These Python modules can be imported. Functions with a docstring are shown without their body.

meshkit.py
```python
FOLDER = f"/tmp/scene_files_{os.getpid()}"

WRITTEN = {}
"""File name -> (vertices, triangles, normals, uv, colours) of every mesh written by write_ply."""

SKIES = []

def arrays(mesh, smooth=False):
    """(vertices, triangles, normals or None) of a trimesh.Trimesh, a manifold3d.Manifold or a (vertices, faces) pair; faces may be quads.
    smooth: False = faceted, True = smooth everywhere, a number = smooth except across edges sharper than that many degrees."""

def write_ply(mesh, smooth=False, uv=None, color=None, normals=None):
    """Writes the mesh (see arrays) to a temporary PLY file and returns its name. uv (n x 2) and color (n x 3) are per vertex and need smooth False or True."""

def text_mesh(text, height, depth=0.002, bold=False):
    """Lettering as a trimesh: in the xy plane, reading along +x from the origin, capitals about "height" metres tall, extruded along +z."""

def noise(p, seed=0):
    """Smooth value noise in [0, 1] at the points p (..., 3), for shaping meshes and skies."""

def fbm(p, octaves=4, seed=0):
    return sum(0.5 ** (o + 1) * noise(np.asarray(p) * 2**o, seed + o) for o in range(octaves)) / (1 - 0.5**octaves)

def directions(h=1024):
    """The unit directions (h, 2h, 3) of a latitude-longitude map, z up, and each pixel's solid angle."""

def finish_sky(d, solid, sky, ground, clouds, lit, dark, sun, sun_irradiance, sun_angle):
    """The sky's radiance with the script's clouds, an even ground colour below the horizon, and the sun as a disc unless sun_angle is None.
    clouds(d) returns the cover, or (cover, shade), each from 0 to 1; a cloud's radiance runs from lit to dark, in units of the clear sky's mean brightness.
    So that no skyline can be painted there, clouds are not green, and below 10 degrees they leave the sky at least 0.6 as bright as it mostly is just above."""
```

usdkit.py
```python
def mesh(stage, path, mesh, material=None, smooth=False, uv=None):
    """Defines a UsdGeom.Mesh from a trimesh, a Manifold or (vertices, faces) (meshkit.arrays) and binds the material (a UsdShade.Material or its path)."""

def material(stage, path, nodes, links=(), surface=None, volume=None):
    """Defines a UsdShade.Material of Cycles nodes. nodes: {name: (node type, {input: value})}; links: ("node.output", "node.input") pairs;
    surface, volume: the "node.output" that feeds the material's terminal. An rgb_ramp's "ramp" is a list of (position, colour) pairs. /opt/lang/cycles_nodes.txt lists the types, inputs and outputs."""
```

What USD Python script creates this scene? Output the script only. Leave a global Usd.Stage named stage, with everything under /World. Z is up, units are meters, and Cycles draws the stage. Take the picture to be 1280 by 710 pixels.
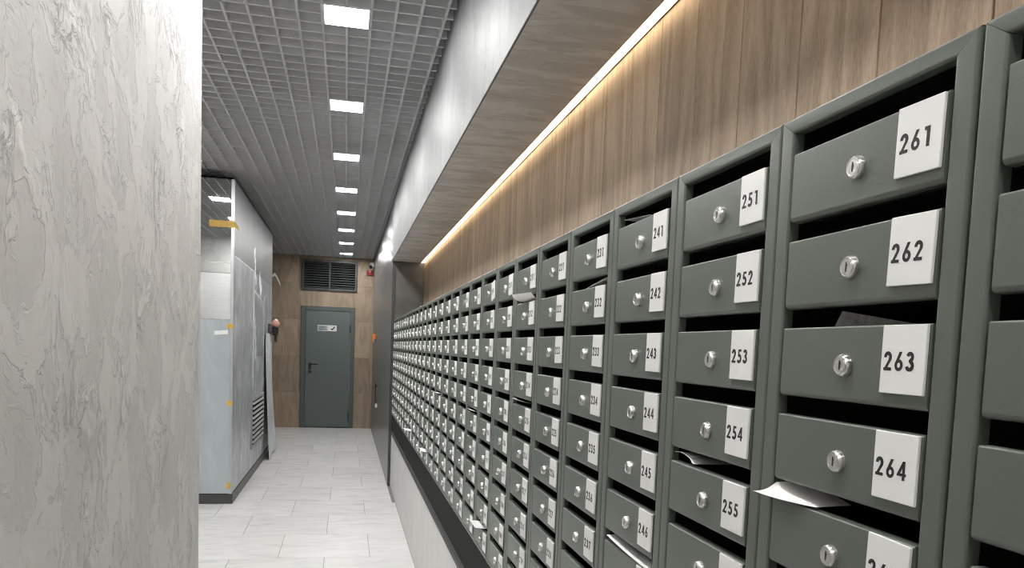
import math, random
import numpy as np
import trimesh
import manifold3d as m3
from shapely.geometry import LineString, Polygon, Point, box as sbox
from shapely.ops import unary_union
from shapely import affinity
from pxr import Usd, UsdGeom, UsdShade, UsdLux, Gf, Sdf, Vt
import usdkit

rng = random.Random(7)
stage = Usd.Stage.CreateInMemory()
UsdGeom.SetStageUpAxis(stage, 'Z')
UsdGeom.SetStageMetersPerUnit(stage, 1.0)
UsdGeom.Xform.Define(stage, '/World')
UsdGeom.Scope.Define(stage, '/World/Looks')

# ------------------------------------------------------------------ camera, exposure
CAM_Z = 1.452
F_PX, PP_Y = 950.7, 508.8            # focal length in pixels, height of the optical axis (a shifted lens)
YAW, PITCH, ROLL = 0.217, -0.0749, 0.0379
EXPOSURE = 1.45
LAMP = 46.0                          # radiance of a ceiling lamp's diffuser
LED = 3.0                           # radiance of the warm strip in the soffit slot
cam = UsdGeom.Camera.Define(stage, '/World/camera')
cy, sy, cp, sp, cr, sr = math.cos(YAW), math.sin(YAW), math.cos(PITCH), math.sin(PITCH), math.cos(ROLL), math.sin(ROLL)
fwd = np.array([sy * cp, cy * cp, sp]); r0 = np.array([cy, -sy, 0.0]); u0 = np.cross(r0, fwd)
rgt = r0 * cr + u0 * sr; upv = u0 * cr - r0 * sr
cam.AddTransformOp().Set(Gf.Matrix4d(*rgt, 0, *upv, 0, *(-fwd), 0, 0, 0, CAM_Z, 1))
cam.CreateHorizontalApertureAttr(36.0)
cam.CreateVerticalApertureAttr(36.0 * 710 / 1280)
cam.CreateFocalLengthAttr(36.0 * F_PX / 1280)
cam.CreateVerticalApertureOffsetAttr((PP_Y - 355) / 1280 * 36.0)
cam.CreateClippingRangeAttr((0.05, 100.0))
cam.CreateExposureAttr(EXPOSURE)

# ------------------------------------------------------------------ helpers
def numbered(path):
    if not stage.GetPrimAtPath(path):
        return path
    k = 1
    while stage.GetPrimAtPath('%s_%03d' % (path, k)):
        k += 1
    return '%s_%03d' % (path, k)

def path_of(p):
    return str(p.GetPath()) if p is not None else '/World'

def tag(prim, label=None, cat=None, group=None, kind=None):
    for k, v in (('label', label), ('category', cat), ('group', group), ('kind', kind)):
        if v:
            prim.SetCustomDataByKey(k, v)
    return prim

def thing(name, loc=(0, 0, 0), label=None, cat=None, group=None, kind=None):
    x = UsdGeom.Xform.Define(stage, numbered('/World/' + name))
    x.AddTranslateOp().Set(Gf.Vec3d(*map(float, loc)))
    return tag(x.GetPrim(), label, cat, group, kind)

_counter = {}
def part(name, mesh, mat, parent=None, smooth=False, label=None):
    base = path_of(parent) + '/' + name
    n = _counter.get(base, 0)
    _counter[base] = n + 1
    p = base if n == 0 else '%s_%03d' % (base, n)
    if parent is None:
        p = numbered(base)
    m = usdkit.mesh(stage, p, mesh, mat, smooth=smooth).GetPrim()
    if label:
        tag(m, label)
    return m

def rbox(x0, x1, y0, y1, z0, z1, r=0.002):
    """A box with chamfered edges (44 triangles)."""
    x0, x1, y0, y1, z0, z1 = min(x0, x1), max(x0, x1), min(y0, y1), max(y0, y1), min(z0, z1), max(z0, z1)
    r = min(r, 0.45 * min(x1 - x0, y1 - y0, z1 - z0))
    P = []
    for sx in (0, 1):
        for s_y in (0, 1):
            for sz in (0, 1):
                c = (x1 if sx else x0, y1 if s_y else y0, z1 if sz else z0)
                d = (-r if sx else r, -r if s_y else r, -r if sz else r)
                P += [(c[0], c[1] + d[1], c[2] + d[2]), (c[0] + d[0], c[1], c[2] + d[2]), (c[0] + d[0], c[1] + d[1], c[2])]
    return trimesh.convex.convex_hull(np.array(P))

def bx(x0, x1, y0, y1, z0, z1):
    m = trimesh.creation.box((abs(x1 - x0), abs(y1 - y0), abs(z1 - z0)))
    m.apply_translation(((x0 + x1) / 2, (y0 + y1) / 2, (z0 + z1) / 2))
    return m

def cat(*ms):
    return trimesh.util.concatenate(list(ms))

def moved(m, t=(0, 0, 0), rot=None):
    m = m.copy()
    if rot is not None:
        m.apply_transform(trimesh.transformations.rotation_matrix(rot[0], rot[1], rot[2] if len(rot) > 2 else None))
    m.apply_translation(t)
    return m

def ext(poly, h):
    return trimesh.creation.extrude_polygon(poly, h)

def axes(m, cols):
    """Maps local (a, b, c) onto the three given axis vectors."""
    m = m.copy()
    T = np.eye(4); T[:3, :3] = np.array(cols, float).T
    m.apply_transform(T)
    if np.linalg.det(T[:3, :3]) < 0:
        m.invert()
    return m

def revolve(profile, axis_to, n=32):
    """profile: (radius, height) pairs turned about z, then z is laid along axis_to ('-x','x','-y','-z')."""
    m = trimesh.creation.revolve(np.array(profile, float), sections=n)
    if axis_to == '-x':
        m = axes(m, [(0, 1, 0), (0, 0, -1), (-1, 0, 0)])
    elif axis_to == 'x':
        m = axes(m, [(0, 1, 0), (0, 0, 1), (1, 0, 0)])
    elif axis_to == '-y':
        m = axes(m, [(1, 0, 0), (0, 0, 1), (0, -1, 0)])
    elif axis_to == '-z':
        m = axes(m, [(1, 0, 0), (0, -1, 0), (0, 0, -1)])
    return m

def sheet(fn, nu, nv, th):
    """A curved sheet of real thickness; fn(u, v) -> point."""
    P = np.array([[fn(i / nu, j / nv) for j in range(nv + 1)] for i in range(nu + 1)], float)
    du, dv = np.gradient(P, axis=0), np.gradient(P, axis=1)
    n = np.cross(du, dv); n /= np.linalg.norm(n, axis=2, keepdims=True) + 1e-12
    A, B = P + n * th / 2, P - n * th / 2
    V = np.vstack([A.reshape(-1, 3), B.reshape(-1, 3)])
    W, off = nv + 1, (nu + 1) * (nv + 1)
    F = []
    for i in range(nu):
        for j in range(nv):
            a, b, c, d = i * W + j, (i + 1) * W + j, (i + 1) * W + j + 1, i * W + j + 1
            F += [(a, b, c), (a, c, d), (off + a, off + c, off + b), (off + a, off + d, off + c)]
    rim = [(i, 0) for i in range(nu + 1)] + [(nu, j) for j in range(1, nv + 1)] + [(i, nv) for i in range(nu - 1, -1, -1)] + [(0, j) for j in range(nv - 1, 0, -1)]
    ids = [i * W + j for i, j in rim]
    for a, b in zip(ids, ids[1:] + ids[:1]):
        F += [(a, off + a, b), (b, off + a, off + b)]
    m = trimesh.Trimesh(V, np.array(F), process=False)
    m.fix_normals()
    return m

# ------------------------------------------------------------------ materials
def mat(name, nodes, links, surface='p.BSDF'):
    return usdkit.material(stage, '/World/Looks/' + name, nodes, links, surface=surface)

def plain(name, color, rough=0.5, metal=0.0, spec=0.5, bump=0.0, bscale=200.0, var=0.0, vscale=8.0, vstretch=(1, 1, 1), rvar=0.0, coat=0.0):
    nodes = {'p': ('principled_bsdf', {'base_color': color, 'roughness': rough, 'metallic': metal, 'specular_ior_level': spec, 'coat_weight': coat, 'coat_roughness': 0.1})}
    links = []
    if bump or var or rvar:
        nodes['g'] = ('geometry', {})
        nodes['m'] = ('mapping', {'scale': vstretch})
        links.append(('g.position', 'm.vector'))
    if var or rvar:
        nodes['n'] = ('noise_texture', {'scale': vscale, 'detail': 6.0, 'roughness': 0.6})
        links.append(('m.vector', 'n.vector'))
    if var:
        lo, hi = [c * (1 - var) for c in color], [min(1, c * (1 + var)) for c in color]
        nodes['r'] = ('rgb_ramp', {'ramp': [(0.28, lo), (0.72, hi)]})
        links += [('n.fac', 'r.fac'), ('r.color', 'p.base_color')]
    if rvar:
        nodes['rr'] = ('map_range', {'from_min': 0.3, 'from_max': 0.7, 'to_min': max(0.02, rough - rvar), 'to_max': rough + rvar})
        links += [('n.fac', 'rr.value'), ('rr.result', 'p.roughness')]
    if bump:
        nodes['bn'] = ('noise_texture', {'scale': bscale, 'detail': 3.0, 'roughness': 0.55})
        nodes['b'] = ('bump', {'strength': 1.0, 'distance': bump})
        links += [('m.vector', 'bn.vector'), ('bn.fac', 'b.height'), ('b.normal', 'p.normal')]
    return mat(name, nodes, links)

def emitter(name, color, strength):
    return mat(name, {'e': ('emission', {'color': color, 'strength': strength})}, [], 'e.emission')

def plaster(name, lo, hi, stretch, scale=1.0, bump=0.0016, rough=0.55, spec=0.35):
    """Trowelled decorative plaster: soft patches of two greys, here and there torn, raised edges, drawn out along one direction."""
    mixc = lambda t: [a * (1 - t) + b * t for a, b in zip(lo, hi)]
    nodes = {
        'g': ('geometry', {}),
        'm': ('mapping', {'scale': stretch}),
        'warp': ('noise_texture', {'scale': 2.5 * scale, 'detail': 3.0, 'roughness': 0.55}),
        'wv': ('vector_math', {'math_type': 'multiply', 'vector2': (0.30, 0.30, 0.30)}),
        'wa': ('vector_math', {'math_type': 'add'}),
        'big': ('noise_texture', {'scale': 5.5 * scale, 'detail': 10.0, 'roughness': 0.64, 'distortion': 0.35}),
        'fine': ('noise_texture', {'scale': 34.0 * scale, 'detail': 6.0, 'roughness': 0.62, 'distortion': 0.9}),
        'tear': ('noise_texture', {'scale': 8.0 * scale, 'detail': 10.0, 'roughness': 0.68, 'distortion': 0.7}),
        'where': ('noise_texture', {'scale': 3.4 * scale, 'detail': 4.0, 'roughness': 0.6}),
        'ramp': ('rgb_ramp', {'ramp': [(0.30, lo), (0.44, mixc(.32)), (0.485, mixc(.42)), (0.505, mixc(.68)), (0.60, mixc(.80)), (0.72, hi)]}),
        'mask': ('map_range', {'range_type': 'smoothstep', 'from_min': 0.50, 'from_max': 0.66, 'to_min': 0.08, 'to_max': 1.0}),
        'plat': ('map_range', {'range_type': 'smoothstep', 'from_min': 0.485, 'from_max': 0.51, 'to_min': 0.0, 'to_max': 0.35}),
        'edge': ('map_range', {'range_type': 'smoothstep', 'from_min': 0.47, 'from_max': 0.53, 'to_min': 0.0, 'to_max': 1.0}),
        'h1': ('math', {'math_type': 'multiply_add', 'value2': 0.8}),
        'h2': ('math', {'math_type': 'multiply'}),
        'h3': ('math', {'math_type': 'add'}),
        'b': ('bump', {'strength': 1.0, 'distance': bump}),
        'p': ('principled_bsdf', {'roughness': rough, 'specular_ior_level': spec}),
    }
    links = [('g.position', 'm.vector'), ('m.vector', 'warp.vector'), ('warp.color', 'wv.vector1'), ('wv.vector', 'wa.vector1'), ('m.vector', 'wa.vector2'),
             ('wa.vector', 'big.vector'), ('wa.vector', 'fine.vector'), ('wa.vector', 'tear.vector'), ('m.vector', 'where.vector'),
             ('big.fac', 'ramp.fac'), ('ramp.color', 'p.base_color'), ('where.fac', 'mask.value'),
             ('big.fac', 'plat.value'), ('tear.fac', 'edge.value'),
             ('fine.fac', 'h1.value1'), ('edge.result', 'h1.value3'), ('h1.value', 'h2.value1'), ('mask.result', 'h2.value2'),
             ('h2.value', 'h3.value1'), ('plat.result', 'h3.value2'),
             ('h3.value', 'b.height'), ('b.normal', 'p.normal')]
    return mat(name, nodes, links)

def wood(name, dark, mid, light, rough=0.5, bump=0.0006, grain=1.0):
    nodes = {
        'g': ('geometry', {}), 'oi': ('object_info', {}),
        'sh': ('math', {'math_type': 'multiply', 'value2': 37.0}),
        'cx': ('combine_xyz', {}),
        'ad': ('vector_math', {'math_type': 'add'}),
        'm1': ('mapping', {'scale': (80 * grain, 80 * grain, 4.5)}),
        'm2': ('mapping', {'scale': (7 * grain, 7 * grain, 0.75)}),
        'm3': ('mapping', {'scale': (420 * grain, 420 * grain, 55.0)}),
        'n1': ('noise_texture', {'scale': 1.0, 'detail': 5.0, 'roughness': 0.6, 'distortion': 0.6}),
        'n2': ('noise_texture', {'scale': 1.0, 'detail': 3.0, 'roughness': 0.5, 'distortion': 0.7}),
        'n3': ('noise_texture', {'scale': 1.0, 'detail': 3.0, 'roughness': 0.6}),
        'ring': ('math', {'math_type': 'multiply', 'value2': 6.0}),
        'pp': ('math', {'math_type': 'pingpong', 'value2': 0.5}),
        'a1': ('math', {'math_type': 'multiply', 'value2': 0.44}),
        'a2': ('math', {'math_type': 'multiply_add', 'value2': 0.26}),
        'a3': ('math', {'math_type': 'multiply_add', 'value2': 0.50}),
        'ramp': ('rgb_ramp', {'ramp': [(0.22, dark), (0.50, mid), (0.80, light)]}),
        'tone': ('map_range', {'from_min': 0.0, 'from_max': 1.0, 'to_min': 0.86, 'to_max': 1.14}),
        'hs': ('hsv', {}),
        'b': ('bump', {'strength': 1.0, 'distance': bump}),
        'p': ('principled_bsdf', {'roughness': rough, 'specular_ior_level': 0.35}),
    }
    links = [('oi.random', 'sh.value1'), ('sh.value', 'cx.x'), ('sh.value', 'cx.y'), ('sh.value', 'cx.z'), ('g.position', 'ad.vector1'), ('cx.vector', 'ad.vector2'),
             ('ad.vector', 'm1.vector'), ('ad.vector', 'm2.vector'), ('ad.vector', 'm3.vector'),
             ('m1.vector', 'n1.vector'), ('m2.vector', 'n2.vector'), ('m3.vector', 'n3.vector'),
             ('n2.fac', 'ring.value1'), ('ring.value', 'pp.value1'),
             ('pp.value', 'a1.value1'), ('n1.fac', 'a2.value1'), ('a1.value', 'a2.value3'), ('n3.fac', 'a3.value1'), ('a2.value', 'a3.value3'),
             ('a3.value', 'ramp.fac'), ('ramp.color', 'hs.color'), ('oi.random', 'tone.value'), ('tone.result', 'hs.value'), ('hs.color', 'p.base_color'),
             ('a3.value', 'b.height'), ('b.normal', 'p.normal')]
    return mat(name, nodes, links)

def film(name, color, rough, var, stretch, scale=4.0, bump=0.002, metal=0.0, spec=0.5):
    """Sheet metal under wrinkled protective film."""
    return mat(name, {
        'g': ('geometry', {}), 'm': ('mapping', {'scale': stretch}),
        'n': ('noise_texture', {'scale': scale, 'detail': 7.0, 'roughness': 0.62, 'distortion': 0.9}),
        'w': ('noise_texture', {'scale': scale * 2.2, 'detail': 5.0, 'roughness': 0.55, 'distortion': 1.6}),
        'r': ('rgb_ramp', {'ramp': [(0.3, [c * (1 - var) for c in color]), (0.55, color), (0.72, [min(1, c * (1 + var)) for c in color])]}),
        'b': ('bump', {'strength': 1.0, 'distance': bump}),
        'p': ('principled_bsdf', {'roughness': rough, 'metallic': metal, 'specular_ior_level': spec})},
        [('g.position', 'm.vector'), ('m.vector', 'n.vector'), ('m.vector', 'w.vector'), ('n.fac', 'r.fac'), ('r.color', 'p.base_color'), ('w.fac', 'b.height'), ('b.normal', 'p.normal')])

M = {}
M['plaster_wall'] = plaster('plaster_wall', (0.60, 0.594, 0.588), (0.755, 0.75, 0.744), (1.0, 1.0, 0.78), 1.30, 0.0036)
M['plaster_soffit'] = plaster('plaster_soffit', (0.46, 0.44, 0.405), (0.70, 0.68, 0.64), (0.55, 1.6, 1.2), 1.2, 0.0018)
M['plaster_fascia'] = plaster('plaster_fascia', (0.150, 0.153, 0.156), (0.200, 0.203, 0.206), (1.0, 1.3, 0.5), 1.2, 0.0014)  # grey set darker than the plaster itself, to offset the strong lamp light
M['plaster_base'] = plaster('plaster_base', (0.60, 0.59, 0.575), (0.66, 0.65, 0.635), (1.0, 1.0, 0.4), 1.0, 0.0004)
M['concrete_dark'] = plain('concrete_dark', (0.11, 0.107, 0.102), 0.6, var=0.25, vscale=6.0, bump=0.0006, bscale=60)
M['cream_paint'] = plain('cream_paint', (0.80, 0.78, 0.70), 0.7)
M['oak'] = wood('oak', (0.16, 0.113, 0.073), (0.345, 0.252, 0.172), (0.50, 0.382, 0.275), 0.5, 0.0009)
M['oak_tile'] = wood('oak_tile', (0.22, 0.165, 0.115), (0.33, 0.255, 0.185), (0.43, 0.345, 0.255), 0.42, 0.0003, 0.5)
M['backing'] = plain('backing', (0.02, 0.018, 0.016), 0.8)
M['grout'] = plain('grout', (0.22, 0.218, 0.21), 0.85)
M['grout_wood'] = plain('grout_wood', (0.12, 0.09, 0.065), 0.85)
def floor_tile(name, k):
    return mat(name, {
        'g': ('geometry', {}), 'oi': ('object_info', {}), 'm': ('mapping', {'scale': (1.2, 4.0, 1.0), 'location': (k * 3.1, k * 1.7, 0)}),
        'n': ('noise_texture', {'scale': 2.6, 'detail': 7.0, 'roughness': 0.6, 'distortion': 0.8}),
        'r': ('rgb_ramp', {'ramp': [(0.30, (0.60, 0.596, 0.588)), (0.55, (0.67, 0.666, 0.656)), (0.72, (0.71, 0.706, 0.696))]}),
        't': ('map_range', {'to_min': 0.95, 'to_max': 1.03}), 'hs': ('hsv', {}),
        'rr': ('map_range', {'from_min': 0.3, 'from_max': 0.7, 'to_min': 0.30, 'to_max': 0.44}),
        'p': ('principled_bsdf', {'specular_ior_level': 0.5})},
        [('g.position', 'm.vector'), ('m.vector', 'n.vector'), ('n.fac', 'r.fac'), ('r.color', 'hs.color'), ('oi.random', 't.value'), ('t.result', 'hs.value'), ('hs.color', 'p.base_color'), ('n.fac', 'rr.value'), ('rr.result', 'p.roughness')])
M['tile_a'], M['tile_b'] = floor_tile('tile_a', 0), floor_tile('tile_b', 1)
M['green'] = plain('green_paint', (0.112, 0.128, 0.108), 0.34, bump=0.00015, bscale=480.0, spec=0.5)
M['inner_shade'] = plain('slot_shade', (0.03, 0.032, 0.03), 0.7, spec=0.2)  # green interior coloured near black, so slot shade is in the colour
M['green_door'] = plain('green_door_paint', (0.125, 0.15, 0.142), 0.42, spec=0.4)
M['green_frame'] = plain('green_frame_paint', (0.09, 0.108, 0.102), 0.42, spec=0.4)
M['card'] = plain('card', (0.80, 0.80, 0.785), 0.45)
M['ink'] = plain('ink', (0.012, 0.012, 0.013), 0.5)
M['chrome'] = plain('chrome', (0.72, 0.715, 0.70), 0.26, metal=1.0)
M['black'] = plain('black_plastic', (0.01, 0.01, 0.01), 0.4)
M['void'] = plain('void_shade', (0.012, 0.012, 0.012), 0.9, spec=0.1)  # near-black colour stands in for the shade in gaps and behind louvres
M['ledge'] = plain('ledge', (0.010, 0.010, 0.010), 0.7, var=0.3, vscale=14, spec=0.15)
M['ledge_trim'] = plain('ledge_trim', (0.040, 0.040, 0.039), 0.6, var=0.15, vscale=30)
M['blade'] = plain('grid_blade', (0.58, 0.585, 0.59), 0.5, spec=0.4)
M['slab'] = plain('slab', (0.06, 0.06, 0.06), 0.9)
M['dark_panel'] = film('dark_panel', (0.145, 0.147, 0.144), 0.27, 0.22, (1.0, 7.0, 0.35), 3.0, 0.0009, spec=0.6)
M['mirror'] = plain('mirror_steel', (0.72, 0.73, 0.72), 0.02, metal=1.0)
M['brushed'] = film('brushed_steel', (0.74, 0.75, 0.745), 0.26, 0.12, (1.0, 1.0, 30.0), 4.0, 0.0004, metal=1.0)
M['steel_edge'] = plain('steel_edge', (0.52, 0.54, 0.545), 0.32, metal=0.9)
M['film_blue'] = film('film_blue', (0.50, 0.555, 0.575), 0.24, 0.14, (1.2, 1.2, 0.5), 3.0, 0.0008, metal=0.45)
M['film_grey'] = film('film_grey', (0.54, 0.565, 0.595), 0.30, 0.42, (1.3, 1.3, 0.85), 4.2, 0.005, metal=0.2)
M['film_dark'] = film('film_dark', (0.40, 0.42, 0.455), 0.30, 0.45, (1.3, 1.3, 0.9), 4.6, 0.005, metal=0.2)
M['metal_grey'] = film('metal_grey', (0.20, 0.205, 0.205), 0.42, 0.12, (1.5, 1.5, 0.5), 2.0, 0.0012)
M['film_pale'] = film('film_pale', (0.68, 0.70, 0.71), 0.35, 0.18, (2.0, 2.0, 0.5), 4.0, 0.004)
M['tape_white'] = plain('tape_white', (0.80, 0.80, 0.78), 0.5)
M['tape_yellow'] = plain('tape_yellow', (0.62, 0.40, 0.085), 0.5, var=0.1, vscale=40)
M['base_dark'] = plain('base_dark', (0.055, 0.057, 0.055), 0.4, var=0.2, vscale=20)
M['vent'] = plain('vent_paint', (0.045, 0.052, 0.050), 0.42)
M['grille'] = plain('grille_paint', (0.33, 0.335, 0.33), 0.45)
M['paper'] = plain('paper', (0.82, 0.815, 0.80), 0.6)
M['paper_grey'] = plain('paper_grey', (0.42, 0.42, 0.41), 0.6, var=0.4, vscale=120)
M['white_plastic'] = plain('white_plastic', (0.75, 0.75, 0.73), 0.4)
M['red'] = plain('red_plastic', (0.30, 0.02, 0.03), 0.35)
M['red_lens'] = plain('red_lens', (0.62, 0.20, 0.22), 0.2)
M['orange'] = plain('orange_plastic', (0.80, 0.23, 0.03), 0.4)
M['blue'] = plain('blue_plastic', (0.04, 0.16, 0.30), 0.4)
M['pink'] = plain('pink_plastic', (0.72, 0.36, 0.30), 0.4)
M['grey_bracket'] = plain('grey_bracket', (0.07, 0.07, 0.072), 0.5)
M['sign_blue'] = plain('sign_blue', (0.38, 0.46, 0.49), 0.5)
M['lamp'] = emitter('lamp_diffuser', (1.0, 0.99, 0.972), LAMP)
M['led'] = emitter('led_strip', (1.0, 0.77, 0.50), LED)

# ------------------------------------------------------------------ room dimensions (x across, y along the corridor, z up)
X_LEFT, Y_LEFT = -0.430, 2.45         # near left wall and where it ends
X_LOBBY, X_REC = -3.0, -2.2           # far left of the lobby / of the recess at the end
X_BASE = 0.4744                       # half wall under the mailboxes
X_MAIL = 0.4719                       # mailbox fronts
X_DARK, Y_NICHE = 0.447, 7.897        # dark panelled wall, end of the mailbox niche
X_WOOD = 0.766
Y_END, Y_BACK = 13.37, -1.3
BX, BY0, BY1, BZ = -0.9635, 7.03, 10.50, 2.822   # steel clad shaft
Z_CEIL, Z_SLAB = 2.900, 3.25
X_SOF, X_SOFI, Z_SOF = 0.4385, 0.7308, 2.305

# floor regions: (x0, x1, y0, y1)
REGIONS = [(X_LEFT, X_BASE, Y_BACK, Y_LEFT), (X_LOBBY, X_BASE, Y_LEFT, BY0), (BX, X_DARK, BY0, BY1), (X_REC, X_DARK, BY1, Y_END)]

# ------------------------------------------------------------------ floor
fl = thing('floor', label='pale grey stone-look floor tiles laid in staggered rows', cat='floor', kind='structure')
part('screed', bx(X_LOBBY - .1, X_WOOD + .1, Y_BACK - .1, Y_END + .1, -0.06, -0.003), M['grout'], fl)
TW, TD, TX, TY = 0.6090, 0.6500, -0.115, 5.222
k = 0
for j in range(-11, 14):
    y0 = TY + j * TD
    off = TX + (0 if (j % 2) else TW / 2) if True else 0
    for i in range(-7, 4):
        x0 = off + i * TW
        for (ra, rb, rc, rd) in REGIONS:
            a, b, c, d = max(x0, ra), min(x0 + TW, rb), max(y0, rc), min(y0 + TD, rd)
            if b - a < 0.012 or d - c < 0.012:
                continue
            g = 0.0016
            part('tile', rbox(a + g, b - g, c + g, d - g, -0.010, rng.uniform(-.0003, .0003), 0.0008), M['tile_a' if rng.random() < .5 else 'tile_b'], fl)

# ------------------------------------------------------------------ ceiling: open-cell grid of blades, slab above
cl = thing('ceiling', label='open-cell grid ceiling of grey metal blades', cat='ceiling', kind='structure')
part('slab', bx(X_LOBBY - .1, X_WOOD + .1, Y_BACK - .1, Y_END + .1, Z_SLAB, Z_SLAB + .1), M['slab'], cl)
CX, CYS, LX, LY0, LDY = 0.1066, 0.1088, -0.0275, 3.588, 12 * 0.1088
BH, BT = 0.050, 0.0052
creg = [(X_LEFT, X_SOF, Y_BACK, Y_LEFT), (X_LOBBY, X_SOF, Y_LEFT, Y_NICHE), (X_LOBBY, X_DARK - .004, Y_NICHE, Y_END)]
lines = {}
for i in range(-29, 6):
    x = LX + i * CX
    spans = sorted((c, d) for (a, b, c, d) in creg if a + .02 < x < b - .006)
    merged = []
    for c, d in spans:
        if merged and abs(merged[-1][1] - c) < 1e-6:
            merged[-1][1] = d
        else:
            merged.append([c, d])
    for c, d in merged:
        part('grid_blade', bx(x - BT, x + BT, c + .004, d - .004, Z_CEIL, Z_CEIL + BH), M['blade'], cl)
for j in range(-44, 91):
    y = LY0 + j * CYS
    for (a, b, c, d) in creg:
        if c < y <= d - .01:
            part('grid_crossblade', bx(a + .004, b - .004, y - BT, y + BT, Z_CEIL, Z_CEIL + BH), M['blade'], cl)

# ------------------------------------------------------------------ walls
def wall(name, mesh, m, label, cat_='wall', smooth=False):
    return tag(part(name, mesh, m, None, smooth), label, cat_, None, 'structure')

wall('wall_left', rbox(X_LOBBY - .08, X_LEFT, Y_BACK, Y_LEFT, 0, Z_SLAB, 0.004), M['plaster_wall'], 'grey trowelled plaster wall filling the left of the picture')
wall('wall_lobby', bx(X_LOBBY - .1, X_LOBBY, Y_LEFT, BY0, 0, Z_SLAB), M['plaster_wall'], 'plaster wall of the lobby hidden on the left')
wall('wall_back', bx(X_LEFT - .05, X_WOOD + .1, Y_BACK - .1, Y_BACK, 0, Z_SLAB), M['plaster_wall'], 'plaster wall behind the viewer')
wall('wall_recess', bx(X_REC - .1, X_REC, BY1 - .01, Y_END, 0, Z_SLAB), M['concrete_dark'], 'dark wall of the recess beyond the steel clad shaft')
wall('wall_base', rbox(X_BASE, X_WOOD, Y_BACK, Y_NICHE - .002, 0, 0.542, 0.002), M['plaster_base'], 'smooth pale grey half wall below the mailboxes')
lt = thing('trim_1', (X_BASE, 0, 0.542), 'black ledge band with a dark grey lower trim under the mailboxes', 'trim', kind='structure')
prof = Polygon([(-0.004, 0.0), (-0.004, 0.024), (0.004, 0.040), (0.25, 0.040), (0.25, 0.0)])
part('trim', moved(axes(ext(prof, Y_NICHE - .002 - Y_BACK), [(1, 0, 0), (0, 0, 1), (0, 1, 0)]), (0, Y_BACK, 0)), M['ledge_trim'], lt)
part('band', bx(0.003, 0.25, Y_BACK, Y_NICHE - .002, 0.040, 0.2025), M['ledge'], lt)

# upper right wall of oak planks above the mailboxes
wr = thing('wall_right', (0, 0, 0), 'oak plank wall above the mailboxes', 'wall', kind='structure')
part('backing', bx(X_WOOD + .014, X_WOOD + .12, Y_BACK, Y_NICHE, 0.542, Z_SLAB), M['backing'], wr)
PW, PY0, Z_PLANK = 0.2101, 0.8225, Z_SOF + .03
for i in range(-11, 34):
    a, b = max(PY0 + i * PW, Y_BACK), min(PY0 + (i + 1) * PW, Y_NICHE - .001)
    if b - a < .01:
        continue
    e = rng.uniform(-.0006, .0006)
    part('plank', rbox(X_WOOD + e, X_WOOD + .014 + e * .1, a + .0011, b - .0011, 1.55, Z_PLANK, 0.0012), M['oak'], wr)

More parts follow.
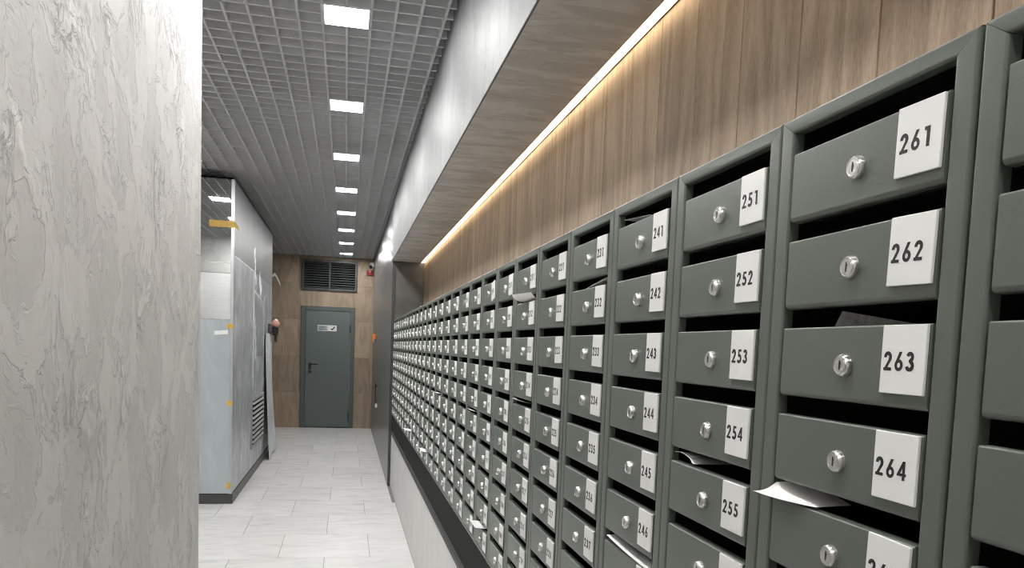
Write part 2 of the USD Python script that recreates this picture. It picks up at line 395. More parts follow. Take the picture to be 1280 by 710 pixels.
# soffit: fascia towards the corridor, underside above the mailboxes, slot along the planks
so = thing('ceiling_soffit', (0, 0, 0), 'dropped plaster soffit running above the mailboxes', 'soffit', kind='structure')
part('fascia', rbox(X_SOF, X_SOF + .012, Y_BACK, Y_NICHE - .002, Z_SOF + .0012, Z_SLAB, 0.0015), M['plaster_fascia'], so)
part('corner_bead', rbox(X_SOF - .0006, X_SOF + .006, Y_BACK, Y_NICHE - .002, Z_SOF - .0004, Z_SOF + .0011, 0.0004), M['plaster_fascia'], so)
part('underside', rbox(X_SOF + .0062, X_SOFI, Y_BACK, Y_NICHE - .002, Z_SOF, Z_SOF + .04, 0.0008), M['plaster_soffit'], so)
part('upper_fill', bx(X_SOF + .0122, X_WOOD + .014, Y_BACK, Y_NICHE - .002, Z_SOF + .041, Z_SLAB), M['backing'], so)
ls = thing('led_strip', (X_SOFI, 0, Z_SOF), 'warm glowing LED strip in the corner between the soffit and the oak planks', 'light strip')
LW = X_WOOD - X_SOFI
part('profile', cat(bx(.0006, .002, Y_BACK + .05, Y_NICHE - .004, .0005, .014), bx(LW - .0045, LW - .003, Y_BACK + .05, Y_NICHE - .004, .0005, .014), bx(.002, LW - .0045, Y_BACK + .05, Y_NICHE - .004, .012, .014)), M['steel_edge'], ls)
part('diffuser', bx(.0022, LW - .0047, Y_BACK + .05, Y_NICHE - .004, .0015, .004), M['led'], ls)

# end of the niche and dark panelled wall beyond it
wall('wall_niche', bx(X_DARK + .03, X_WOOD + .12, Y_NICHE, Y_NICHE + .1, 0, Z_SLAB), M['concrete_dark'], 'dark grey wall closing the far end of the mailbox niche')
wd = thing('wall_dark', (0, 0, 0), 'dark glossy panelled wall beyond the mailboxes', 'wall', kind='structure')
part('core', bx(X_DARK + .012, X_DARK + .03, Y_NICHE + .001, Y_END, 0, Z_SLAB), M['backing'], wd)
pys = [Y_NICHE, 9.10, 10.30, 10.95, 12.15, Y_END]
pzs = [0.0, 1.205, 2.41, Z_SLAB - .02]
for a, b in zip(pys, pys[1:]):
    for c, d in zip(pzs, pzs[1:]):
        part('panel', rbox(X_DARK, X_DARK + .012, a + .001, b - .001, c + .001, d - .001, .0012), M['dark_panel'], wd)
part('edge_profile', rbox(X_DARK - .0015, X_DARK + .029, Y_NICHE - .006, Y_NICHE + .0005, 0, Z_CEIL, .001), M['base_dark'], wd)

# end wall of wood-look tiles
we = thing('wall_end', (0, 0, 0), 'end wall of brown wood-look tiles around the door', 'wall', kind='structure')
part('backing', bx(X_REC - .1, X_DARK + .03, Y_END + .010, Y_END + .1, 0, Z_SLAB), M['grout_wood'], we)
zt = [0.0, 0.600, 1.215, 1.832, 2.440, Z_CEIL + .06]
xs = [-1.107 + .305 * i for i in range(-4, 7)]
for a, b in zip(xs, xs[1:]):
    a, b = max(a, X_REC), min(b, X_DARK)
    if b - a < .01:
        continue
    for c, d in zip(zt, zt[1:]):
        part('tile', rbox(a + .001, b - .001, Y_END + rng.uniform(0, .0006), Y_END + .010, c + .001, d - .001, .001), M['oak_tile'], we)

# door in the end wall
DX0, DX1, DZ = -0.7508, 0.1402, 2.063
dr = thing('door_1', ((DX0 + DX1) / 2, Y_END, 0), 'grey-green steel door in the end wall', 'door', kind='structure')
cxd = (DX0 + DX1) / 2
hw = (DX1 - DX0) / 2
for s in (-1, 1):
    part('frame_jamb', rbox(s * hw, s * (hw - .075), -.022, .0, 0, DZ, .003), M['green_frame'], dr)
part('frame_head', rbox(-(hw - .075), hw - .075, -.022, .0, DZ - .066, DZ, .003), M['green_frame'], dr)
part('threshold', rbox(-(hw - .075), hw - .075, -.020, .0, 0, .018, .003), M['vent'], dr)
part('leaf', rbox(-(hw - .080), hw - .084, -.016, .0, .022, DZ - .071, .004), M['green_door'], dr)
hd = part('handle', cat(rbox(-.615 - cxd, -.572 - cxd, -.024, -.016, .935, 1.105, .003), moved(revolve([(0, 0), (.011, 0), (.011, .05), (0, .05)], '-y', 16), (-.594 - cxd, -.02, 1.085)),
          rbox(-.603 - cxd, -.462 - cxd, -.078, -.062, 1.075, 1.095, .005)), M['black'], dr, label='black lever handle on a long plate')
part('lock_cylinder', moved(revolve([(0, 0), (.009, 0), (.009, .006), (0, .006)], '-y', 16), (-.594 - cxd, -.024, .985)), M['chrome'], hd)
for z in (.205, 1.70):
    part('hinge', cat(moved(revolve([(0, 0), (.011, 0), (.011, .13), (0, .13)], 'z', 14), (.060 - cxd, -.026, z - .065))), M['vent'], dr)
sg = part('sign', rbox(-.479 - cxd, -.162 - cxd, -.0185, -.016, 1.652, 1.753, .0008), M['card'], dr, label='small white and pale blue notice on the door')
part('notice_panel', bx(-.474 - cxd, -.315 - cxd, -.0192, -.0185, 1.660, 1.745), M['sign_blue'], sg)
txt = []
for r_, (zz, ln) in enumerate(((1.728, .10), (1.714, .13), (1.700, .08), (1.684, .12), (1.670, .06))):
    txt.append(bx(-.460 - cxd, -.460 + ln - cxd, -.0196, -.0192, zz - .0035, zz + .0035))
part('notice_lines', cat(*txt), M['grey_bracket'], sg)
ic = unary_union([LineString([(-.027, -.012), (-.010, -.020), (.026, .020)]).buffer(.008), Point(.022, .020).buffer(.012), Point(-.018, -.012).buffer(.010)])
part('notice_symbol', moved(axes(ext(ic, .0006), [(1, 0, 0), (0, 0, 1), (0, -1, 0)]), (-.225 - cxd, -.0185, 1.700)), M['ink'], sg)

# ventilation grille over the door
VX0, VX1, VZ0, VZ1 = -0.749, 0.1635, 2.332, 2.846
vg = thing('ventilation_grille', ((VX0 + VX1) / 2, Y_END, VZ0), 'dark louvred ventilation grille above the door', 'ventilation grille')
vw, vh = (VX1 - VX0) / 2, VZ1 - VZ0
part('frame', cat(rbox(-vw, -vw + .040, -.03, -.0005, 0, vh, .003), rbox(vw - .040, vw, -.03, -.0005, 0, vh, .003), rbox(-vw + .04, vw - .04, -.03, -.0005, 0, .040, .003), rbox(-vw + .04, vw - .04, -.03, -.0005, vh - .04, vh, .003)), M['vent'], vg)
part('mullion', rbox(-.014, .014, -.028, -.0005, .040, vh - .04, .002), M['vent'], vg)
part('back_plate', bx(-vw + .04, vw - .04, -.004, -.0005, .04, vh - .04), M['void'], vg)
ns = 11
for s in (-1, 1):
    for i in range(ns):
        z = .040 + (vh - .08) * (i + .5) / ns
        sl = moved(rbox(-(vw - .056) / 2, (vw - .056) / 2, -.018, .018, -.0015, .0015, .0006), (0, 0, 0), (math.radians(38), (1, 0, 0)))
        part('slat', moved(sl, (s * (vw - .026) / 2, -.0185, z)), M['vent'], vg)

# ------------------------------------------------------------------ steel clad shaft at the left
sc = thing('steel_clad_shaft', (BX, BY0, 0), 'steel clad lift shaft corner with protective film still on its panels', 'lift shaft')
def lp(x0, x1, y0, y1, z0, z1):            # world box -> local of the shaft
    return (x0 - BX, x1 - BX, y0 - BY0, y1 - BY0, z0, z1)
part('core', bx(*lp(X_LOBBY - .1, BX - .012, BY0 + .012, BY1 - .012, 0, BZ + .018)), M['void'], sc)  # black rim above the panels stands for the shadow gap under the grid
part('front_mirror_panel', rbox(*lp(X_LOBBY, BX - .026, BY0, BY0 + .011, 2.022, BZ), .001), M['mirror'], sc, label='mirror polished steel panel')
part('front_brushed_panel', rbox(*lp(X_LOBBY, BX - .026, BY0 - .001, BY0 + .011, 1.622, 2.020), .001), M['brushed'], sc, label='brushed steel panel')
part('front_film_panel', rbox(*lp(X_LOBBY, BX - .026, BY0 - .0015, BY0 + .011, .09, 1.620), .001), M['film_blue'], sc, label='steel panel under pale bluish film')
part('film_edge', rbox(*lp(-1.19, BX - .030, BY0 - .0025, BY0 - .0003, 2.103, 2.112), .0008), M['tape_white'], sc)
part('corner_profile', cat(rbox(*lp(BX - .026, BX + .0015, BY0 - .003, BY0 + .011, .0, BZ), .0012), rbox(*lp(BX - .011, BX + .0015, BY0 + .011, BY0 + .020, .0, BZ), .001)), M['steel_edge'], sc)
part('side_top_panel', rbox(*lp(BX - .011, BX, BY0 + .020, BY1, 2.176, BZ), .001), M['metal_grey'], sc)
part('side_film_panel', rbox(*lp(BX - .011, BX, BY0 + .020, 8.526, .09, 2.174), .001), M['film_grey'], sc)
part('side_film_panel', rbox(*lp(BX - .011, BX, 8.528, BY1, 1.277, 2.174), .001), M['film_dark'], sc)
part('side_film_panel', rbox(*lp(BX - .011, BX, 8.528, BY1, .09, 1.275), .001), M['film_grey'], sc)
part('end_panel', rbox(*lp(X_REC, BX - .001, BY1 - .011, BY1, 0, BZ), .001), M['metal_grey'], sc)
part('baseboard', cat(rbox(*lp(X_LOBBY, BX + .006, BY0 - .010, BY0 - .003, 0, .088), .001), rbox(*lp(BX + .0015, BX + .008, BY0 - .010, BY1, 0, .088), .001)), M['base_dark'], sc)
# torn white tape along the film seams
def torn(y0, y1, z0, z1, seed, n=14, w=.03):
    r = random.Random(seed)
    L = math.hypot(y1 - y0, z1 - z0); ux, uz = (y1 - y0) / L, (z1 - z0) / L
    up, dn = [], []
    for i in range(n + 1):
        t = i / n
        px, pz = y0 + (y1 - y0) * t, z0 + (z1 - z0) * t
        a, b = r.uniform(.25, 1) * w, r.uniform(.1, 1) * w
        up.append((px - uz * a, pz + ux * a)); dn.append((px + uz * b, pz - ux * b))
    poly = Polygon(up + dn[::-1]).buffer(0)
    if poly.geom_type != 'Polygon':
        poly = max(poly.geoms, key=lambda g: g.area)
    return moved(axes(ext(poly, .0018), [(0, 1, 0), (0, 0, 1), (1, 0, 0)]), (.0004, -BY0, 0))
part('film_seam', torn(7.08, 8.50, 2.176, 2.172, 3, 30, .012), M['film_pale'], sc)
part('film_seam', torn(8.527, 8.535, .95, 2.17, 4, 30, .045), M['tape_white'], sc)
part('film_flap', torn(8.52, 8.66, 2.42, 2.04, 5, 12, .09), M['tape_white'], sc)
part('film_flap', torn(9.00, 9.20, 2.18, 1.98, 6, 12, .11), M['tape_white'], sc)
part('film_seam', torn(9.52, 9.54, 1.28, 1.98, 8, 20, .05), M['film_pale'], sc)
part('film_flap', torn(8.50, 9.0, 1.98, 1.93, 21, 10, .025), M['film_pale'], sc)
part('film_flap', torn(8.60, 8.75, 1.68, 1.25, 9, 12, .12), M['film_pale'], sc)
part('film_flap', torn(8.72, 8.80, .98, .84, 10, 8, .03), M['film_pale'], sc)
part('film_flap', torn(9.30, 9.60, .16, .34, 11, 10, .07), M['film_pale'], sc)
part('film_flap', torn(9.56, 9.60, .92, 1.02, 12, 6, .03), M['tape_white'], sc)
# ventilation louvre in the side
gr = part('side_grille', cat(rbox(*lp(BX, BX + .012, 8.375, 8.43, .30, .835), .002), rbox(*lp(BX, BX + .012, 9.50, 9.555, .30, .835), .002), rbox(*lp(BX, BX + .012, 8.43, 9.50, .30, .335), .002), rbox(*lp(BX, BX + .012, 8.43, 9.50, .80, .835), .002)), M['grille'], sc, label='grey louvred grille low on the side of the shaft')
part('grille_back', bx(*lp(BX, BX + .001, 8.43, 9.50, .335, .80)), M['void'], gr)
for i in range(9):
    z = .335 + .465 * (i + .5) / 9
    sl = moved(rbox(-.013, .013, -.535, .535, -.0012, .0012, .0005), (0, 0, 0), (math.radians(40), (0, 1, 0)))
    part('slat', moved(sl, (.0125, 8.965 - BY0, z)), M['grille'], gr)
# yellow tapes
part('tape', cat(rbox(*lp(-1.169, BX + .002, BY0 - .0040, BY0 - .0030, 2.411, 2.468), .0003)), M['tape_yellow'], sc, label='yellow tape strip stuck across the mirror panel')
part('tape_end', sheet(lambda u, v: (.0022 + .034 * u, -.004 + .010 * u * u, 2.416 - .035 * u * u + .046 * v - .012 * v * u), 6, 3, .0008), M['tape_yellow'], sc)
for z, w_, h_ in ((1.566, .062, .058), (.893, .058, .055), (.163, .048, .060)):
    a = np.linspace(0, 2 * math.pi, 11)[:-1]
    rr = random.Random(int(z * 100))
    poly = Polygon([(math.cos(t) * w_ / 2 * rr.uniform(.8, 1.1), math.sin(t) * h_ / 2 * rr.uniform(.8, 1.1)) for t in a])
    part('tape_patch', moved(axes(ext(poly, .0012), [(1, 0, 0), (0, 0, 1), (0, -1, 0)]), (-.0255, -.0028, z)), M['tape_yellow'], sc, label='patch of yellow masking tape')
part('sticker', moved(sheet(lambda u, v: (.115 * u, -.002 - .006 * u * math.sin(3 * u), .036 * v + .012 * u), 6, 3, .0008), (-.157, -.0035, 1.484)), M['paper'], sc, label='torn cream paper sticker')

# loose film sheet at the far end of the shaft
lf = tag(part('film_sheet', sheet(lambda u, v: (BX + .014 + .062 * (1 - v) ** 1.6 + .008 * math.sin(9 * u + 3 * v) + .004 * math.sin(26 * u) * (1 - .5 * v), 9.60 + (.86 + .02 * math.sin(7 * v)) * u + .0 * v,
         .012 + (1.545 - .10 * max(0, 1 - u * 4) ** 2 - .04 * u) * v + .03 * (1 - v) * u), 40, 24, .002), M['film_pale'], None, True), 'pale plastic sheet peeling off the far end of the steel shaft down to the floor', 'plastic sheet')
pk = thing('alarm_lamp', (BX + .015, 10.40, 1.58), 'small pink dome lamp in a black holder at the far corner of the steel shaft', 'lamp')
part('bracket', rbox(-.014, .010, -.34, -.02, -.02, .085, .004), M['grey_bracket'], pk)
part('holder', cat(rbox(.005, .075, -.02, .08, -.055, .055, .01), rbox(.03, .06, .0, .05, -.14, -.05, .006)), M['black'], pk)
part('dome', moved(trimesh.creation.icosphere(3, .052), (.042, .03, .095)), M['pink'], pk, True)
part('dome_cap', moved(trimesh.creation.icosphere(2, .024), (.046, .022, .135)), M['white_plastic'], pk, True)
hk = tag(part('bent_tag', sheet(lambda u, v: (BX + .004 + .10 * u, 10.50 - .004 - .02 * u, 2.28 + .03 * math.sin(3 * u) - .16 * max(0, u - .3) + .035 * v), 10, 3, .003), M['white_plastic'], None), 'bent white strip sticking out from the far top edge of the steel shaft', 'strip')

# ------------------------------------------------------------------ small devices at the far end
cc = thing('security_camera', (.405, Y_END, 2.815), 'small white dome security camera in the top right corner beside the grille', 'camera')
part('mount', rbox(-.035, .038, -.05, -.0005, -.01, .03, .006), M['white_plastic'], cc)
part('housing', moved(trimesh.creation.capsule(.07, .036, count=[14, 14]), (0.012, -.075, -.035), (math.radians(70), (1, 0, 0.25))), M['white_plastic'], cc, True)
part('lens', moved(trimesh.creation.icosphere(2, .030), (-.022, -.115, -.052)), M['black'], cc, True)
rb = thing('alarm_beacon', (.372, Y_END, 2.625), 'small red alarm beacon below the dome camera', 'alarm')
part('base', rbox(-.05, .05, -.035, -.0005, 0, .09, .006), M['red'], rb)
part('lens', moved(trimesh.creation.icosphere(3, .026), (.0, -.035, .058)), M['red_lens'], rb, True)
ob = thing('call_box', (X_DARK, 12.04, 1.49), 'small orange box on the dark wall near the far end', 'call box')
part('body', rbox(-.055, -.0005, -.10, .10, 0, .125, .012), M['orange'], ob)
part('blue_clip', rbox(-.030, -.0005, -.19, -.12, .00, .05, .006), M['blue'], ob)
ph = thing('pull_handle', (X_DARK, 10.90, .565), 'slim black vertical pull bar low on the dark wall', 'handle')
part('bar', rbox(-.034, -.022, -.010, .010, .06, .345, .003), M['black'], ph)
part('stand_off', cat(rbox(-.024, -.0005, -.007, .007, .09, .104, .002), rbox(-.024, -.0005, -.007, .007, .30, .314, .002)), M['black'], ph)
part('end_cap', rbox(-.030, -.0005, -.016, .016, 0, .055, .004), M['white_plastic'], ph, label='white end cap')

# ------------------------------------------------------------------ ceiling lamps
def lamp(x, y, label):
    t = thing('ceiling_lamp', (x, y, Z_CEIL - .0035), label, 'ceiling lamp', 'square LED ceiling lamps')
    w, d = .1010, .1060
    fr = cat(rbox(-w, w, -d, -d + .006, 0, .0095, .001), rbox(-w, w, d - .006, d, 0, .0095, .001), rbox(-w, -w + .006, -d + .006, d - .006, 0, .0095, .001), rbox(w - .006, w, -d + .006, d - .006, 0, .0095, .001))
    part('frame', fr, M['white_plastic'], t)
    part('diffuser', rbox(-w + .0065, w - .0065, -d + .0065, d - .0065, .0015, .009, .0005), M['lamp'], t)
    return t
ordn = ['nearest', 'second', 'third', 'fourth', 'fifth', 'sixth', 'seventh', 'farthest']
for i in range(8):
    lamp(LX, LY0 + i * LDY, 'square white ceiling lamp, %s of the eight in the visible row' % ordn[i])
for i in range(1, 4):
    lamp(LX, LY0 - i * LDY, 'square white ceiling lamp overhead above the top of the picture, ' + ['', 'just before the visible row', 'above the mailbox column 251', 'behind the viewer'][i])
for i, y in enumerate((LY0 + 1.5 * LDY, LY0 + .5 * LDY)):
    lamp(LX - 12 * CX, y, 'square white lobby ceiling lamp seen only in the steel mirror, %s' % ('upper left one' if i == 0 else 'lower right one'))

lamp(LX - 12 * CX, LY0 - .5 * LDY, 'added square white lobby fill lamp, unseen, next to the lobby back wall')  # unseen lamp, added to bring more fill light from the lobby

# ------------------------------------------------------------------ mailboxes
Y0, W, ZD, PITCH_Z, DH, ZTOP = 0.517, 0.2733, 0.2228 + CAM_Z, 0.0938, 0.0737, 0.2637 + CAM_Z
ZB = 0.745
HU = ZTOP - ZB
UL, UR, UDL, UDR = 0.0243, 0.2495, 0.0292, 0.2478
TOPR = 0.0172
DEPTH = X_WOOD - X_MAIL - .004
GAP = .0007

def rounded(x0, x1, y0, y1, r, corners):
    """Rectangle with the named corners ('00','01','10','11') rounded."""
    pts = []
    for cx_, cy_, a0, key in ((x0, y0, 180, '00'), (x1, y0, 270, '10'), (x1, y1, 0, '11'), (x0, y1, 90, '01')):
        if key in corners:
            px, py = (cx_ + r if cx_ == x0 else cx_ - r), (cy_ + r if cy_ == y0 else cy_ - r)
            for a in (0, 30, 60, 90):
                t = math.radians(a0 + a); pts.append((px + r * math.cos(t), py + r * math.sin(t)))
        else:
            pts.append((cx_, cy_))
    return Polygon(pts)

def to_m3(tm):
    return m3.Manifold(m3.Mesh(np.asarray(tm.vertices, np.float32), np.asarray(tm.faces, np.uint32)))
def from_m3(mm):
    q = mm.to_mesh(); return trimesh.Trimesh(q.vert_properties[:, :3], q.tri_verts, process=False)

# frame members in local coordinates: x into the wall, y along (u = W - y), z up from the unit's base
def stile(u0, u1, outer_left):
    y0, y1 = W - u1, W - u0
    r = .0032
    p = rounded(0, .013, y0, y1, r, ('00', '01'))
    m = to_m3(ext(p, HU))
    # mitre at the top
    if outer_left:    # from (u=0, top) down to (u=UL, top-TOPR)
        n = np.array([0, TOPR, -UL]); a = np.array([0, W, HU])
        n = np.array([0.0, 0.0, -1.0]) * 1.0
        d = np.array([0, -(UL), -TOPR]); nn = np.array([0, d[2], -d[1]])
    else:
        a = np.array([0, 0, HU]); d = np.array([0, (W - UR), -TOPR]); nn = np.array([0, -d[2], d[1]]) * 1.0
    nn = nn / np.linalg.norm(nn)
    if nn[2] > 0:
        nn = -nn
    m = m.trim_by_plane(tuple(nn), float(nn @ a) + .00025)
    return from_m3(m)
def top_rail():
    p = rounded(0, .013, HU - TOPR, HU, .0030, ('00', '01'))
    tm = moved(axes(ext(p, W - 2 * GAP), [(1, 0, 0), (0, 0, 1), (0, 1, 0)]), (0, GAP, 0))
    m = to_m3(tm)
    for a, d in ((np.array([0, W, HU]), np.array([0, -UL, -TOPR])), (np.array([0, 0, HU]), np.array([0, W - UR, -TOPR]))):
        nn = np.array([0, -d[2], d[1]]) / np.hypot(d[1], d[2])
        if nn[2] < 0:
            nn = -nn
        m = m.trim_by_plane(tuple(nn), float(nn @ a) + .00025)
    return from_m3(m)
STILE_L, STILE_R, TOPRAIL = stile(GAP, UL, True), stile(UR, W - GAP, False), top_rail()
BOT = rbox(0, .013, W - UR + .0003, W - UL - .0003, 0, .0115, .0015)
zd0 = ZD - ZB
CASE = cat(bx(.0135, DEPTH, GAP, GAP + .0012, 0, HU - .001), bx(.0135, DEPTH, W - GAP - .0012, W - GAP, 0, HU - .001), bx(DEPTH - .0012, DEPTH, GAP + .0012, W - GAP - .0012, 0, HU - .001),
           bx(.0135, DEPTH - .0012, GAP + .0012, W - GAP - .0012, HU - .0022, HU - .001), bx(.0135, DEPTH - .0012, GAP + .0012, W - GAP - .0012, 0, .0012))
SHELVES = [bx(.030, DEPTH - .0014, GAP + .0014, W - GAP - .0014, zd0 - i * PITCH_Z - DH + .004, zd0 - i * PITCH_Z - DH + .0052) for i in range(10)]
def door_mesh():
    r1, r2 = .0021, .0055
    pts = []
    def arc(cx_, cz_, r, a0, a1, n=4):
        for i in range(n + 1):
            t = math.radians(a0 + (a1 - a0) * i / n); pts.append((cx_ + r * math.cos(t), cz_ + r * math.sin(t)))
    pts.append((.0125, 0)); arc(r1, -r1, r1, 90, 180); arc(r2, -DH + r2, r2, 180, 270); pts.append((.0125, -DH))
    p = Polygon(pts)
    m = axes(ext(p, UDR - UDL), [(1, 0, 0), (0, 0, 1), (0, 1, 0)])
    return moved(m, (0, W - UDR, 0))
DOOR = door_mesh()
LOCK = revolve([(0, 0), (.0110, 0), (.0108, .0030), (.0104, .0046), (.0090, .0064), (.0082, .0064), (.0080, .0059), (.0074, .0059), (.0072, .0063), (0, .0063)], '-x', 28)
KEYH = axes(ext(unary_union([sbox(-.0009, -.0046, .0009, .0046), Point(-.0005, .0016).buffer(.0016, 6), sbox(-.0014, -.0022, .0004, .0)]).simplify(.0001), .0004), [(0, 1, 0), (0, 0, 1), (-1, 0, 0)])
LOCKFAR = revolve([(0, 0), (.0110, 0), (.0108, .0030), (.0104, .0046), (.0090, .0064), (0, .0063)], '-x', 14)
PT = .0030
PU0, PU1, PV0, PV1 = .1925, .2458, -.0008, -.0608
PLATE = rbox(-PT, -.00005, -(PU1 - PU0) / 2, (PU1 - PU0) / 2, PV1 - (PV0 + PV1) / 2, PV0 - (PV0 + PV1) / 2, .0005)

# bold geometric numerals drawn as strokes, height 1
def glyphs():
    s = .198
    def st(pts, cap='flat', j='mitre'):
        return LineString(pts).buffer(s / 2, cap_style=cap, join_style=j, quad_segs=5)
    def arcp(cx_, cz_, rx, rz, a0, a1, n=18):
        return [(cx_ + rx * math.cos(math.radians(a0 + (a1 - a0) * i / n)), cz_ + rz * math.sin(math.radians(a0 + (a1 - a0) * i / n))) for i in range(n + 1)]
    h = s / 2
    G = {}
    G['0'] = Polygon(arcp(.30, .5, .30, .51, 0, 360, 28)).difference(Polygon(arcp(.30, .5, .125, .33, 0, 360, 28)))
    G['1'] = unary_union([sbox(.22, 0, .22 + s + .015, 1.0), Polygon([(.06, 1.0), (.30, 1.0), (.30, .83), (.06, .83)])])
    G['2'] = unary_union([st(arcp(.28, .71, .195, .205, 185, -38)), Polygon([(.375, .63), (.53, .56), (.245, .12), (.0, .0), (.0, .02)]), sbox(.0, 0, .57, .165)])
    G['3'] = unary_union([st(arcp(.25, .735, .175, .18, 165, -88)), st(arcp(.25, .29, .21, .205, 88, -168)), sbox(.18, .455, .28, .60)])
    G['4'] = unary_union([Polygon([(.36, 1.0), (.53, 1.0), (.53, 0), (.36, 0)]), Polygon([(.36, 1.0), (.40, .72), (.19, .365), (.36, .365), (.36, .215), (-.03, .215), (-.03, .29)]), sbox(.3, .215, .62, .365)])
    G['5'] = unary_union([sbox(.12, .835, .52, 1.0), Polygon([(.12, 1.0), (.28, 1.0), (.235, .58), (.06, .50)]), st(arcp(.25, .325, .235, .24, 128, -150))])
    G['6'] = unary_union([Polygon(arcp(.29, .30, .295, .31, 0, 360, 26)).difference(Polygon(arcp(.29, .30, .125, .14, 0, 360, 20))), Polygon([(.02, .39), (.30, 1.0), (.50, 1.0), (.24, .45), (.14, .40)]).difference(Polygon(arcp(.29, .30, .125, .14, 0, 360, 20)))])
    G['7'] = Polygon([(0, 1.0), (.57, 1.0), (.57, .92), (.23, 0), (.05, 0), (.34, .835), (0, .835)])
    G['8'] = unary_union([Polygon(arcp(.29, .745, .245, .265, 0, 360, 24)).difference(Polygon(arcp(.29, .745, .095, .11, 0, 360, 16))), Polygon(arcp(.29, .285, .285, .295, 0, 360, 24)).difference(Polygon(arcp(.29, .285, .115, .13, 0, 360, 16)))])
    G['9'] = affinity.rotate(G['6'], 180, origin=(.29, .5))
    return {k: (v.buffer(0).simplify(.008)) for k, v in G.items()}
GL = glyphs()
def number_mesh(n, fine=True):
    hgt, adv = .0166, .0138
    ms = []
    for i, c in enumerate(str(n)):
        g = affinity.scale(GL[c], hgt, hgt, origin=(0, 0))
        if not fine:
            g = g.simplify(.0004)
        g = affinity.translate(g, i * adv, 0)
        for q in (g.geoms if hasattr(g, 'geoms') else [g]):
            ms.append(ext(q, .00025))
    m = cat(*ms)
    wd_ = m.bounds[1][0] + m.bounds[0][0]
    # reading direction is -y (towards the viewer), face towards -x
    m.apply_translation((-wd_ / 2, -hgt / 2, 0))
    return axes(m, [(0, -1, 0), (0, 0, 1), (-1, 0, 0)])

names = ['rightmost, cut by the picture edge', 'second from the right'] + ['%s from the right' % w for w in
         'third fourth fifth sixth seventh eighth ninth tenth eleventh twelfth thirteenth fourteenth fifteenth sixteenth seventeenth eighteenth nineteenth twentieth'.split()] + \
        ['%s from the far end' % w for w in 'eighth seventh sixth fifth fourth third second'.split()] + ['last at the far end']
for k in range(-1, 27):
    first = 261 - 10 * k
    u = thing('mailbox_unit', (X_MAIL, Y0 + k * W - (.0025 if k < 0 else 0), ZB), 'green steel mailbox column with plates %d to %d, %s' % (first, first + 9, names[k + 1]), 'mailbox', 'ten-door mailbox columns along the right wall')
    near = k <= 6
    part('case', CASE, M['inner_shade'], u)
    part('stile', STILE_L, M['green'], u, 40); part('stile', STILE_R, M['green'], u, 40)
    part('top_rail', TOPRAIL, M['green'], u, 40); part('bottom_rail', BOT, M['green'], u)
    for i in range(10):
        part('shelf', SHELVES[i], M['inner_shade'], u)
    for i in range(10):
        z = zd0 - i * PITCH_Z
        e = rng.uniform(-.0012, .0006)
        d = part('door', moved(DOOR, (e, 0, z)), M['green'], u, 40)
        part('lock', moved(LOCK if near else LOCKFAR, (e, W - .1385, z - .0378)), M['chrome'], d, 40)
        if k <= 10:
            part('keyhole', moved(KEYH, (e - .0061, W - .1385, z - .0378), (rng.uniform(-.25, .25), (1, 0, 0)) if False else None), M['black'], d)
        tilt = math.radians(rng.gauss(0, .7))
        if first == 191 and i == 0:
            tilt = math.radians(-9)
        rot = (tilt, (1, 0, 0))
        c = (e, W - (PU0 + PU1) / 2, z + (PV0 + PV1) / 2)
        part('number_plate', moved(PLATE, c, rot), M['card'], d)
        nm = number_mesh(first + i, k <= 6)
        nm.apply_translation((-PT - .00002, .0040, -.0016))
        part('number', moved(nm, c, rot), M['ink'], d)

# ------------------------------------------------------------------ papers in the slots
def slot(k, i):
    """World point of the left end of slot i of unit k: on the front plane at the top edge of door i."""
    return np.array([X_MAIL, Y0 + (k + 1) * W, ZD - i * PITCH_Z])
def paper(name, fn, label, m='paper', nu=12, nv=6, group=None):
    return tag(part(name, sheet(fn, nu, nv, .0005), M[m], None, True), label, 'paper', group)

s265 = slot(0, 4)
def quad(p, t):
    """Smooth curve through three points (dx, u, dz)."""
    p = np.asarray(p, float)
    return p[0] * (2 * t - 1) * (t - 1) + p[1] * 4 * t * (1 - t) + p[2] * t * (2 * t - 1)
def at(q, p):
    return (q[0] + p[0], q[1] - p[1], q[2] + p[2])
def p265(u, v):      # u along the slot, v from the inside edge (0) to the outer edge (1)
    a = quad([(.002, .031, .0165), (.028, .055, .0165), (.040, .110, .006)], u)
    b = quad([(-.020, .020, .0045), (-.012, .062, .0030), (.003, .104, .0030)], u)
    p = a * (1 - v) + b * v
    p[2] -= .0035 * math.sin(math.pi * v) * (1 - u)
    return at(s265, p)
paper('folded_paper', p265, 'curled white paper poking out of the slot above door 265', nu=16, nv=8)
s255 = slot(1, 4)
def p255(u, v):
    return (s255[0] + .075 - .073 * v, s255[1] - .034 - .062 * u, s255[2] + .0012 + .0135 * math.sin(math.pi * min(1, .12 + .55 * (1 - u))) * (.65 + .35 * v) * (1 if u < .9 else .6))
paper('curled_paper', p255, 'white paper curled inside the slot above door 255')
s263 = slot(0, 2)
def p263(u, v):
    return (s263[0] + .030 + .022 * u, s263[1] - .075 - .085 * u - .012 * v, s263[2] + .001 + (.017 - .015 * u) * v)
paper('leaflet', p263, 'dark printed leaflet lying in the slot above door 263', 'paper_grey')
s212 = slot(5, 1)
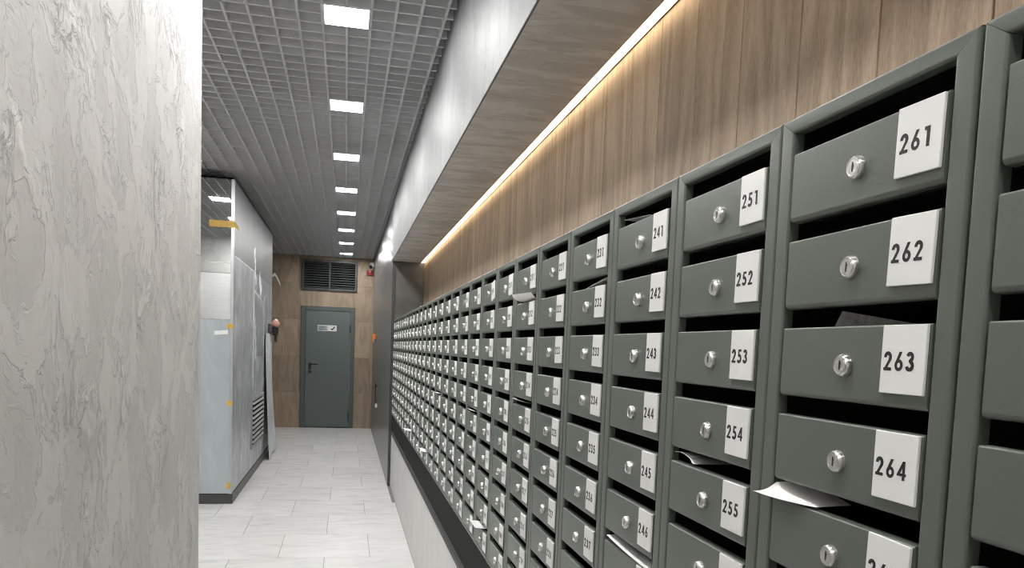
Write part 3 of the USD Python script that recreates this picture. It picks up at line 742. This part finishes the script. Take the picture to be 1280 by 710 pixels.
def p212(u, v):
    inn = np.array([.055, .045 + .19 * u, .003]); lip = np.array([.003, .075 + .168 * u, .0045]); top = np.array([-.022 + .012 * u, .060 + .176 * u, .0250 - .0040 * u])
    p = inn + (lip - inn) * v / .4 if v < .4 else lip + (top - lip) * (v - .4) / .6
    p = p + np.array([-.006, 0, -.002]) * math.sin(math.pi * max(0, v - .4) / .6) * (1 - u)
    return at(s212, p)
paper('newspaper', p212, 'grey folded flyer sticking out above door 212', 'paper')
s247 = slot(2, 6)
def p247(u, v):
    return (s247[0] + .06 - .062 * v, s247[1] - .045 - .19 * u, s247[2] + .003 + .012 * (1 - u) ** 2 * (1 - .3 * v) + .002 * math.sin(8 * u) * (1 - v))
paper('magazine', p247, 'crumpled grey paper wedged in the slot above door 247', 'paper')
s241 = slot(2, 0)
def p241(u, v):
    return (s241[0] + .05 - .045 * v, s241[1] - .040 - .12 * u, s241[2] + .002 + .010 * (1 - u) + .002 * v)
paper('envelope', p241, 'white envelope lying in the slot above door 241')
s232 = slot(3, 1)
paper('envelope', lambda u, v: (s232[0] + .06 - .056 * v, s232[1] - .11 - .125 * u, s232[2] + .001 + .013 * u), 'white envelope tilted in the slot above door 232')
def stub(k, i, u0, w_, out, lift, label, m='paper'):
    q = slot(k, i)
    paper('paper_slip', lambda u, v: (q[0] + .05 - (.05 + out) * v, q[1] - u0 - w_ * u, q[2] + .003 + lift * v * v + .003 * abs(math.sin(4 * u))), label, m, 6, 5, 'slips in the far slots')
stub(5, 4, .04, .07, .006, .012, 'white slip bent up in the slot above door 215')
stub(7, 9, .05, .13, .028, .006, 'white slip hanging out above door 200')
stub(12, 5, .05, .15, .022, .010, 'white slip sticking out above door 146')
stub(18, 9, .04, .19, .045, .010, 'white slip standing out above door 90')
stub(14, 9, .04, .18, .032, .010, 'white slip standing out in the bottom row above door 130')
stub(8, 5, .08, .10, .012, .012, 'white slip folded in the slot above door 186')
tag(part('cable_stub', sheet(lambda u, v: (X_MAIL + .01 + .03 * v, Y0 + 27 * W - .28 + .20 * u, ZTOP + .002 + .020 * u * v), 6, 4, .002), M['tape_white'], None), 'white scrap lying on top of the last mailbox column', 'scrap')
